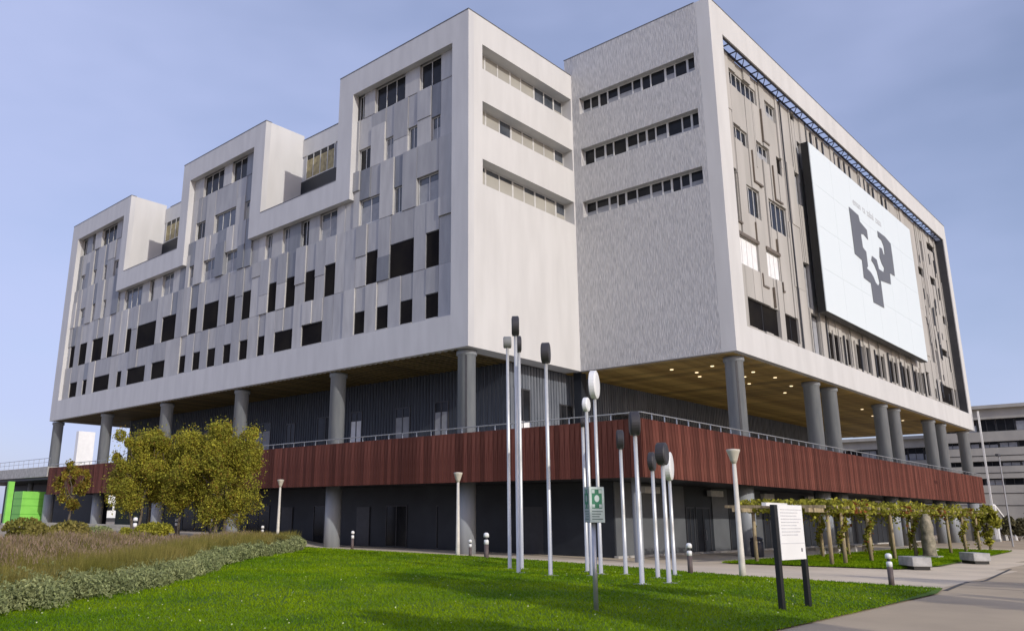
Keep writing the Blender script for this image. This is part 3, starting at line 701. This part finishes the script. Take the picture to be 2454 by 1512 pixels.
# ------------------------------------------------------------------ foliage
def limb(mb, p, q, r0, r1, n=6, segs=4, wob=.08):
    p, q = Vector(p), Vector(q); prev = p; L_ = (q-p).length
    for i in range(1, segs+1):
        t = i/segs; c = p.lerp(q, t)+Vector((rng.gauss(0, 1), rng.gauss(0, 1), 0))*wob*L_*(.3 if i == segs else .6)
        mb.bar(prev, c, r0+(r1-r0)*(i-1)/segs, n, r0+(r1-r0)*t, cap=False); prev = c
    return prev
def tree(name, label, x, y, zb, h, cr_, zc0, group, m=LEAF, m2=LEAFO, nleaf=9000, size=.10, fr2=.15, trunks=1, droop=.5, mass=9, cat='tree'):
    root = thing(name, label, cat, (x, y, zb), rng.random()*6, group)
    tb = MB(); ends = []
    for t in range(trunks):
        a = t*2.1; base = Vector((math.cos(a), math.sin(a), 0))*.22*(trunks > 1)
        top = limb(tb, base, (base.x*2, base.y*2, h*.55), .085, .05, 7, 5, .025)
        for i in range(7):
            ang = rng.random()*6.28; e = Vector((math.cos(ang)*cr_*.7, math.sin(ang)*cr_*.7, zc0+(h-zc0)*rng.uniform(.35, .95)))
            s0 = Vector((base.x*1.5, base.y*1.5, h*rng.uniform(.3, .55))); ends.append(limb(tb, s0, e, .035, .012, 5, 4, .06))
        ends.append(limb(tb, top, (rng.gauss(0, .2), rng.gauss(0, .2), h*.96), .05, .012, 5, 3, .05))
    tb.build('trunk', BARK, root, smooth=True)
    # crown: many clumps filled with small leaves
    C_ = []
    for i in range(mass*3):
        zt = rng.random(); zz_ = zc0+(h-zc0)*(zt*.9+.03)
        prof = math.sin(math.pi*min(1, (zt*.85+.15)))**.6
        rr = cr_*prof*math.sqrt(rng.random()); a = rng.random()*6.28
        C_.append((rr*math.cos(a), rr*math.sin(a), zz_, cr_*rng.uniform(.14, .36)))
    for e in ends: C_.append((e.x*1.1, e.y*1.1, e.z+.1, cr_*rng.uniform(.12, .22)))
    C_ = np.array(C_); k_ = nr.randint(0, len(C_), nleaf)
    d = nr.normal(size=(nleaf, 3)); d /= np.linalg.norm(d, axis=1)[:, None]; rad = (.35+.65*nr.rand(nleaf)**.5)[:, None]*C_[k_, 3:4]
    spk = (nr.rand(nleaf) < .16)[:, None]; rad = np.where(spk, rad*(1.2+.9*nr.rand(nleaf, 1)), rad)
    P = C_[k_, :3]+d*rad*np.array([1, 1, 1.15])
    V, F = leaves(P, np.full(nleaf, size), 1.9, droop)
    idx = (nr.rand(nleaf) < fr2).astype(int)
    co = bpy.data.objects.new('crown', numesh('crown', V, F, [m, m2], idx)); COL.objects.link(co); co.parent = root
    return root
G = 'olive young trees in front of the left facade'
tree('birch_tree', 'small thin orange tinged tree nearest the green box', -11.6, 22.7, -10.6, 4.3, 1.0, 1.7, G, LEAFO, LEAF, 7000, .075, .4, 1, mass=6)
tree('birch_tree', 'leftmost full olive tree of the clump before the red band', -12.6, 11.8, -10.5, 5.4, 1.6, 1.7, G, nleaf=38000, size=.055, trunks=2, mass=12)
tree('birch_tree', 'shorter olive tree second from the left in the clump', -11.2, 13.2, -10.5, 5.0, 1.5, 1.9, G, nleaf=26000, size=.055, fr2=.25)
tree('birch_tree', 'middle olive tree of the clump in front of a column', -11.0, 10.3, -10.5, 5.2, 1.8, 1.7, G, nleaf=36000, size=.055, mass=12)
tree('birch_tree', 'tallest and widest olive tree at the right of the clump', -10.6, 7.2, -10.5, 5.5, 2.05, .9, G, nleaf=58000, size=.055, trunks=3, mass=15)
# lavender and dry grass bed
def bed_pts(n, u0, u1, v0, v1):
    u = u0+(u1-u0)*nr.rand(n); v = v0+(v1-v0)*nr.rand(n)**1.25          # v runs along the view diagonal
    # u=(y-x-3.233)/sqrt2 ; v=(x+y)/sqrt2
    y = (u*math.sqrt(2)+3.233+v*math.sqrt(2))/2; x = (v*math.sqrt(2)-u*math.sqrt(2)-3.233)/2
    return x, y, u, v
def front(v): return 6.35+.35*np.sin(v*.35)+.9*sm(-22, -32, v)*0
def shade_h(u, v): return .62+.10*np.sin(v*1.3)*np.sin(u*2)
allV = []; allF = []; allI = []; off = 0
def push(V, F, mi):
    global off
    allV.append(V); allF.append(F+off); allI.append(np.full(len(F), mi)); off += len(V)
# grey-green bushes along the lawn: clump mounds
nb = 420; bx_, by_, bu, bv = bed_pts(nb, 0, 1.5, -34, 5.5)
bu = front(bv)+.30+nr.rand(nb)*1.3; by_ = (bu*math.sqrt(2)+3.233+bv*math.sqrt(2))/2; bx_ = (bv*math.sqrt(2)-bu*math.sqrt(2)-3.233)/2
kk = nr.randint(0, nb, 200000); d = nr.normal(size=(len(kk), 3)); d[:, 2] = np.abs(d[:, 2]); d /= np.linalg.norm(d, axis=1)[:, None]
rad = (.3+.22*nr.rand(nb))[kk][:, None]*(.45+.55*nr.rand(len(kk))[:, None]**.5)
P = np.stack([bx_[kk], by_[kk], ground(bx_, by_)[kk]+.08], 1)+d*rad*np.array([1, 1, 1.05])
V, F = leaves(P, .018+.0007*np.hypot(P[:, 0]-CAM.x, P[:, 1]-CAM.y), 2.4, -.6)
bo = bpy.data.objects.new('lavender_bushes', numesh('lavender_bushes', V, F, [GREYLEAF])); COL.objects.link(bo)
tag(bo, 'rounded grey green lavender bushes edging the lawn on the left', 'bushes', kind='stuff')
n = 260000; x, y, u, v = bed_pts(n, 6.9, 11.2, -34, 6.0); k = (u > front(v)+.9) & (u < 11.0-.12*(v+34)*.9+.0*v+1.2)
x, y, u, v = x[k], y[k], u[k], v[k]
tuft = nr.normal(size=(len(x), 2))*.05
P = np.stack([x+tuft[:, 0], y+tuft[:, 1], ground(x, y)-.02], 1); dist = np.hypot(x-CAM.x, y-CAM.y)
Hh = .50+.14*np.sin(x*1.7)*np.sin(y*1.4)+.12*sm(9, 7.5, u)
V, F = blades(P, Hh, (.003+.0007*dist)[:, None], .22); push(V, F, 0)
k = nr.rand(len(x)) < .24*sm(7.8, 9.8, u)
tipP = P[k]+np.stack([nr.normal(size=k.sum())*.08, nr.normal(size=k.sum())*.08, Hh[k]*(.85+.3*nr.rand(k.sum()))], 1)
V2, F2 = blades(tipP, np.full(len(tipP), .11), (.004+.0008*dist[k])[:, None], .35)
go_ = bpy.data.objects.new('dry_grasses', numesh('dry_grasses', V, F, [OLIVE])); COL.objects.link(go_)
tag(go_, 'dry olive and tan stems massed behind the lavender bushes', 'dry grass', kind='stuff')
go_ = bpy.data.objects.new('mauve_flower_heads', numesh('mauve_flower_heads', V2, F2, [MAUVE])); COL.objects.link(go_)
tag(go_, 'faded mauve flower heads above the dry stems', 'flowers', kind='stuff')
# second bed at the far left
def shrub(name, label, x, y, zb, rx, rz_, m, n=5000, size=.08, group=None, lumps=9):
    root = thing(name, label, 'shrub', (x, y, zb), 0, group)
    C_ = np.array([(nr.uniform(-1, 1)*rx*.6, nr.uniform(-1, 1)*rx*.6, rz_*(.25+.4*nr.rand()), rx*(.3+.25*nr.rand())) for _ in range(lumps)])
    k_ = nr.randint(0, lumps, n); d = nr.normal(size=(n, 3)); d[:, 2] = np.abs(d[:, 2])*1.0-.15; d /= np.linalg.norm(d, axis=1)[:, None]
    P = C_[k_, :3]+d*(.4+.6*nr.rand(n)[:, None]**.5)*C_[k_, 3:4]*np.array([1, 1, .9*rz_/rx])
    V, F = leaves(P, np.full(n, size), 2, -.2)
    co = bpy.data.objects.new('foliage', numesh('foliage', V, F, [m])); COL.objects.link(co); co.parent = root
    sb = MB()
    for i in range(6): a = i*1.05; sb.bar((0, 0, -.05), (math.cos(a)*rx*.4, math.sin(a)*rx*.4, rz_*.6), .02, 4, .008)
    sb.build('stem', BARK, root); return root
shrub('garden_shrub', 'round olive shrub at the left edge below the green box', -20.2, 3.6, -10.5, 1.5, 1.0, OLIVE, 9000, .07)
shrub('garden_shrub', 'grey green shrub right beside the pale low wall steps', -17.6, 5.6, -10.5, 1.1, .75, GREYLEAF, 6000, .07)
shrub('garden_shrub', 'bright yellow green shrub between the clump trunks and round bollard', -14.6, 6.0, -10.45, .9, .8, LEAF, 6000, .07)
shrub('garden_shrub', 'yellowish tuft growing out of the dry grass bed', -17.9, 1.4, -10.45, .5, .7, LEAF, 2500, .05)
shrub('garden_shrub', 'dark evergreen shrub behind the staircase at the right edge', 84, -14.5, -11.2, 3.2, 4.6, BUSHD, 9000, .3)
shrub('garden_shrub', 'low rubbly green shrub under the outdoor stair', 72.2, -12.4, -11.2, 1.6, 2.6, mat('dusty_leaf', (.14, .13, .07), .8, island=.4), 6000, .16)

# ------------------------------------------------------------------ pergola
pg = thing('pergola', 'long timber pergola with climbing vines beside the grass strip', 'pergola')
front_x = [5.2, 6.9, 10.5, 14.2, 18.0, 21.6, 25.4, 29.2, 33.0]
back_x = [4.9, 9.4, 13.2, 17.2, 21.2, 25.2, 29.2, 33.2]
def post(x, y, r=.10, lean=0): MB().bar((x, y, -11.3), (x+lean, y+lean*.5, -8.95), r, 8, r*.85).build('post', POSTW, pg, smooth=True)
for x in front_x: post(x, -16.6, .095, rng.uniform(-.06, .06))
for x in back_x: post(x, -13.4, .095, rng.uniform(-.06, .06))
MB().box(2.9, 34, -16.68, -16.52, -8.95, -8.78).build('beam', POSTW, pg); MB().box(2.9, 34, -13.48, -13.32, -8.95, -8.78).build('beam', POSTW, pg)
for i in range(22): MB().box(3.3+i*1.45, 3.42+i*1.45, -17.2, -12.8, -8.78, -8.66).build('rafter', POSTW, pg)
MB().box(2.4, 6.4, -15.1, -14.9, -8.70, -8.56).build('rail', WHITE, pg)
n = 23000; vx = 4.6+29.4*nr.rand(n)**1.1; vy = -17.2+4.6*nr.rand(n)
hh = .26+.20*np.sin(vx*1.1+1)*np.sin(vx*.43)
P = np.stack([vx, vy, -8.82+(nr.rand(n)-.25)*hh*1.7], 1)
hang = nr.rand(n) < .10; P[hang, 2] -= nr.rand(hang.sum())**2*.8*(.4+.6*(np.sin(vx[hang]*1.9) > .2))
V, F = leaves(P, np.full(n, .12), 1.3, .4)
red = ((np.sin(vx*.9+.6) > .75) & (nr.rand(n) < .5)).astype(int)
vo = bpy.data.objects.new('vine_foliage', numesh('vine_foliage', V, F, [VINE, VINER], red)); COL.objects.link(vo); vo.parent = pg
for j, x in enumerate([front_x[1], 10.5, back_x[2], 18.0, 29.2, 33.0]):
    y_ = -13.4 if x in back_x and x not in front_x else -16.6
    n = 420; t = nr.rand(n); a = t*9+nr.normal(size=n)*.6
    P = np.stack([x+np.cos(a)*.16+nr.normal(size=n)*.06, y_+np.sin(a)*.16+nr.normal(size=n)*.06, -11.0+2.2*t**.6], 1)
    V, F = leaves(P, np.full(n, .10), 1.3, .4)
    vo = bpy.data.objects.new('climbing_vine', numesh('climbing_vine', V, F, [VINE, VINER], (nr.rand(n) < .1).astype(int))); COL.objects.link(vo); vo.parent = pg
tree('vine_tree', 'leafy yellow green climber hanging at the far end of the pergola', 36.2, -16.6, -11.2, 2.9, .9, .5, None, VINE, LEAF, 3500, .13, .2, 1, mass=6)
sp = thing('stone_pillar', 'thick pale stone pillar beside the nearer concrete block', 'pillar', (17.9, -17.3, -11.2))
MB().lathe([(.40, 0), (.33, .3), (.36, .9), (.29, 1.2), (.33, 1.6), (.24, 2.1), (.12, 2.3)], 9).build('shaft', mat('mossy_stone', (.34, .30, .22), .95, (.15, .14, .10), 3., bump=1., bscale=6), sp, smooth=True)
MB().box(-.5, .5, -.5, .5, -.05, .12).build('base', CONC, sp)
for nm, lb, x, y, L_, hgt in (('concrete_block', 'pale concrete block seat nearest the brown bollard', 5.9, -20.3, 1.35, .42), ('concrete_block', 'farther pale concrete block seat at the right edge of the grass strip', 13.6, -20.9, 1.35, .42)):
    c = thing(nm, lb, 'bench', (x, y, -11.14), R(38), 'concrete block seats by the path')
    MB().box(0, L_, 0, .75, .05, hgt).build('seat', CONC, c, bev=.025); MB().box(.06, L_-.06, .06, .69, -.08, .05).build('base', BLACK, c)
for i, (x, y, lb) in enumerate(((12.0, -11.9, 'low stone bench behind the first pergola posts'), (17.5, -11.9, 'low stone bench halfway along the pergola'), (23.0, -11.9, 'low stone bench near the white banner frame'))):
    c = thing('stone_bench', lb, 'bench', (x, y, -11.23), 0, 'low benches behind the pergola')
    MB().box(0, 3.2, 0, .5, .38, .50).build('seat', CONC, c, bev=.02); MB().box(.2, .5, .05, .45, 0, .38).build('leg', CONC, c); MB().box(2.7, 3.0, .05, .45, 0, .38).build('leg', CONC, c)
fs = thing('leaning_easel', 'white angled frame leaning under the far pergola', 'frame', (27.5, -14.9, -11.2))
for a in (0, .55, 1.2): MB().bar((a, 0, 0), (a-.35, .2, 2.0), .07, 6).build('leg', WHITE, fs)
MB().box(-.1, 1.5, -.2, .3, 0, .12).build('base', WHITE, fs)
MB().bar((-.35, .2, 1.95), (.9, .2, 1.95), .05, 6).build('crossbar', WHITE, fs)
bn = thing('litter_bin', 'dark round litter bin beside the ground floor column', 'bin', (11.5, -10.6, -11.25))
MB().lathe([(.30, 0), (.33, .05), (.35, .8), (.30, .88), (.33, .9), (.33, 1.0), (.1, 1.08)], 16).build('body', mat('navy_plastic', (.03, .035, .055), .4), bn, smooth=True)
MB().bar((.36, 0, .3), (.36, 0, .9), .02, 6).build('handle', STEEL, bn)

# ------------------------------------------------------------------ drum sculptures on poles
def pole_drum(label, x, y, zt, zbt, wdt, dm, ang, t, pr=.05):
    """zt/zbt drum top/bottom, ang: heading of the drum axis, t: thickness"""
    o = thing('drum_pole', label, 'sculpture', (x, y, lz(x, y)-.02), 0, 'disc topped poles on the lawn')
    ang = math.atan2(y-CAM.y, x-CAM.x)-math.pi/2+(ang-edge)
    zb = lz(x, y)-.02; Rr = (zt-zbt)/2; zc = (zt+zbt)/2-zb
    MB().lathe([(.13, -.1), (.13, .03), (pr*1.25, .05), (pr*1.15, (zc-Rr)*.5), (pr, zc-Rr+.03)], 12).build('pole', POLE, o, smooth=True)
    MB().box(-.16, .16, -.16, .16, .0, .035).build('base_plate', STEEL, o)
    for bx_, by_ in ((-.12, -.12), (.12, .12)): MB().bar((bx_, by_, .03), (bx_, by_, .06), .015, 6).build('bolt', DFRAME, o)
    mb = MB().lathe([(Rr*.93, -t/2), (Rr, -t/2+.02), (Rr, t/2-.02), (Rr*.93, t/2)], 28, ax='x')
    mb.build('drum', dm, o, (0, 0, zc), (0, 0, ang))
    for s in (-1, 1):
        mb = MB().lathe([(Rr*.86, 0), (Rr*.80, .012)] if s > 0 else [(Rr*.80, -.012), (Rr*.86, 0)], 24, ax='x')
        mb.build('face_disc', WHITE if dm is WHITE else dm, o, (math.cos(ang)*s*t/2, math.sin(ang)*s*t/2, zc), (0, 0, ang))
    return o
def lz(x, y): return float(lawn_h(np.array(x, float), np.array(y, float))) if bool(in_lawn(np.array(x, float), np.array(y, float))) else gz(x, y)
edge = yaw-math.pi/2          # drum axis across the view: seen edge on
pole_drum('pole with the pale grey small drum, leftmost of all', -11.58, -12.3, -3.17, -3.58, .24, DRUMG, edge, .26)
pole_drum('tallest pole with a dark drum highest against the white wall', -13.15, -13.92, -2.99, -3.64, .22, DRUMD, edge, .22)
pole_drum('pole with dark drum just right of and below the tallest drum', -11.26, -12.55, -3.13, -3.72, .14, DRUMD, edge+.05, .15)
pole_drum('lone pole with dark rectangular looking drum before the white wall', -13.47, -15.34, -4.11, -4.75, .26, DRUMD, edge-.1, .24)
pole_drum('pole with the large round white drum above the green sign', -11.32, -15.62, -4.72, -5.62, .25, WHITE, edge-.2, .20)
pole_drum('thin pole with a tiny dark drum left of the green sign', -10.56, -14.62, -6.06, -6.39, .11, DRUMD, edge, .12)
pole_drum('pole with the small white drum just below the large white one', -12.4, -16.02, -5.73, -6.16, .25, WHITE, edge-.3, .14)
pole_drum('pole with small dark drum in front of the darker red boards', -10.72, -16.11, -6.58, -7.18, .21, DRUMD, edge+.05, .2)
pole_drum('pole with dark drum at the corner of the red band', -14.15, -18.68, -6.53, -7.17, .27, DRUMD, edge+.1, .24)
pole_drum('pole with dark drum left in the cluster of three', -11.45, -17.6, -7.38, -7.93, .21, DRUMD, edge-.2, .15)
pole_drum('pole with the biggest dark drum in the middle of the cluster of three', -13.15, -18.88, -7.29, -7.89, .31, DRUMD, edge-.25, .24)
pole_drum('pole with white drum at the right of the dark cluster', -9.52, -17.08, -7.24, -8.11, .30, WHITE, edge-.15, .20)
# green and white sign box
sg = thing('direction_sign', 'green and white box sign on a thin grey pole in front of the poles', 'sign', (-19.9, -21.15, -10.98), R(-36.4))
sg.scale = (.52, .52, .58); sg['x'] = 0; del sg['x']
MB().bar((-.1, -.1, -.1), (-.1, -.1, 2.84), .085, 12, .08).build('pole', STEEL, sg, smooth=True)
ZS = 1.22
MB().box(-.28, .28, -.28, .28, 1.58+ZS, 2.70+ZS).build('sign_box', mat('sign_grey', (.20, .23, .22), .5), sg, bev=.01)
# faces: local -y side and local -x side
def sface(par, side):
    def q(nm, m, u0, u1, z0, z1, d):
        mb = MB()
        if side == 'y': mb.box(u0, u1, -.283-d, -.2801, z0+ZS, z1+ZS)
        else: mb.box(-.283-d, -.2801, u0, u1, z0+ZS, z1+ZS)
        return mb.build(nm, m, par)
    pale = SWHITE if side == 'y' else mat('sign_pale_shaded', (.40, .44, .42), .5)  # side turned from the sun: its shade is put into a duller copy
    q('face', pale, -.275, .275, 1.59, 2.69, .001)
    q('green_field', SGREEN, -.19, .19, 2.02, 2.62, .003)
    for cu, cz, s in ((-.13, 2.55, .055), (.13, 2.55, .055), (-.13, 2.1, .05), (.13, 2.1, .05)): q('white_dot', pale, cu-s, cu+s, cz-s, cz+s, .005)
    mb = MB(); pts_ = [(.09*math.cos(a), 2.33+ZS+.11*math.sin(a)) for a in [i*math.pi/8 for i in range(16)]]
    if side == 'y': mb.prism(pts_, -.289, -.284)
    else: mb.v = [(-.289+(.005 if k >= 16 else 0), p[0], p[1]) for k, p in enumerate(pts_+pts_)]; mb.f = [tuple(range(16))]
    mb.build('white_medallion', pale, par)
    for i, z in enumerate((1.93, 1.85, 1.77, 1.69)):
        q('text_line', mat('sign_text', (.16, .24, .21), .5), -.2, .2-.06*(i % 3), z-.016, z+.016, .003)
sface(sg, 'y'); sface(sg, 'x')
# information board
ib = thing('information_board', 'white information board with faint lines of text on two black posts', 'sign', (-15.9, -23.15, -11.0), R(-4))
MB().box(-.62, -.50, -.05, .05, -.2, 2.02).build('post', BLACK, ib, bev=.01); MB().box(.52, .64, -.05, .05, -.2, 1.15).build('post', BLACK, ib, bev=.01)
MB().box(-.50, .56, -.06, -.02, .95, 2.02).build('panel', WHITE, ib, bev=.006)
fade = mat('faint_text', (.58, .58, .60), .6)
for i in range(9):
    mb = MB(); z = 1.93-i*.062; u_ = -.42
    while u_ < .44-.1*(i % 3):
        wl = rng.uniform(.03, .11); mb.box(u_, u_+wl, -.064, -.0602, z-.012, z+.008); u_ += wl+.02
    mb.build('text_line', fade, ib)
MB().box(-.49, .55, -.065, -.0602, 1.262, 1.275).build('rule_line', fade, ib)
MB().box(.36, .42, -.065, -.0602, 1.10, 1.17).build('emblem', mat('emblem_grey', (.2, .2, .22), .6), ib)

n = 1300; lx_ = -34+30*nr.rand(n); ly_ = -24+30*nr.rand(n); k = in_lawn(lx_, ly_); lx_, ly_ = lx_[k], ly_[k]
P = np.stack([lx_, ly_, lawn_h(lx_, ly_)+.05], 1); V, F = leaves(P, np.full(len(P), .022), 1.2)
lf = bpy.data.objects.new('clover_flowers', numesh('clover_flowers', V, F, [mat('clover_white', (.50, .55, .30), .8)])); COL.objects.link(lf); tag(lf, 'small pale clover flowers dotted over the lawn', 'flowers', kind='stuff')
# ------------------------------------------------------------------ bollards and lamp posts
def bollard_meshes():
    return (MB().lathe([(.085, -.1), (.085, .60)], 14).mesh('post', CORTEN, True), MB().lathe([(.088, .60), (.088, .74), (.05, .76)], 14).mesh('collar', WHITE, True),
            MB().lathe([(.05, .76), (.05, .84)], 12).mesh('neck', DFRAME, True), MB().lathe([(.10, .84), (.10, .93), (.085, .97), (.04, .995)], 14).mesh('cap', WHITE, True))
bm_ = bollard_meshes()
for x, y, s, lb in ((-2.6, 6.3, 1.0, 'small white topped bollard in front of the dark wall beside the lit column'), (-7.3, -7.6, 1.15, 'white topped bollard near the foot of the middle lamp post'),
        (-5.6, -5.2, .8, 'short bollard left of the middle lamp post bollard'), (-7.7, -16.65, 1.0, 'brown bollard with white top before the grey wall panels'),
        (-8.0, -22.69, .9, 'brown bollard at the lawn tip beside the information board'), (-16.4, 4.2, 1.0, 'large bollard head rising from the dry grass bed'),
        (-10.5, 11.5, .9, 'bollard between the trunks of the olive trees'), (-8.2, 11.9, .9, 'bollard right of the tree clump trunks'), (-6.6, 9.2, .9, 'bollard below the left lamp post')):
    o = thing('bollard', lb, 'bollard', (x, y, gz(x, y)), 0, 'bollard lights along the paths'); o.scale = (s*.95, s*.95, s)
    for me_, nm in zip(bm_, ('post', 'collar', 'neck', 'cap')): inst(me_, nm, o)
lm = (MB().lathe([(.10, -.1), (.09, .3), (.055, 3.1)], 12).mesh('pole', mat('cream_post', (.66, .62, .54), .5), True), MB().lathe([(.06, 3.1), (.10, 3.2), (.17, 3.42), (.19, 3.46), (.19, 3.5), (.05, 3.52)], 16).mesh('lamp_head', mat('cream_head', (.58, .54, .45), .5), True))
for x, y, s, lb in ((-7.28, -18.2, 1.13, 'pale tapered lamp post in front of the red band right of the poles'), (-5.78, -4.63, 1.05, 'pale lamp post in front of the middle of the red band'), (-5.8, 8.9, 1.0, 'pale lamp post just right of the olive trees')):
    o = thing('lamp_post', lb, 'lamp post', (x, y, gz(x, y)), 0, 'cone topped lamp posts'); o.scale = (s, s, s)
    for me_, nm in zip(lm, ('pole', 'lamp_head')): inst(me_, nm, o)
sl_ = thing('street_light', 'thin grey street light with a side head before the distant concrete building', 'lamp post', (47.5, -16, -11.2))
MB().bar((0, 0, 0), (0, 0, 7.2), .07, 8, .045).build('pole', STEEL, sl_); MB().box(-.9, .1, -.1, .1, 7.1, 7.28).build('lamp_head', DFRAME, sl_)

# ------------------------------------------------------------------ trees behind the camera whose shade falls into the picture
G2 = 'park trees behind the viewpoint shading the lawn'
for i, (x, y, h, c, lb) in enumerate(((-23.3, -42.5, 11.0, 1.9, 'broad park tree shading the lawn by the poles'), (-10.0, -50, 11.5, 3.0, 'park tree shading the paving at the right'),
        (-27.5, -39.5, 8.5, 1.3, 'smaller park tree shading the lawn foreground'), (-15.0, -46, 9.0, 1.7, 'slender park tree right of the viewpoint'), (-24.5, -47.5, 14.5, 1.8, 'tall park tree behind the viewpoint'), (-6, -44, 8.5, 2.2, 'park tree farthest right of the viewpoint'))):
    tree('park_tree', lb, x, y, gz(x, y), h, c, h*.45, G2, nleaf=5000, size=.22, mass=6)
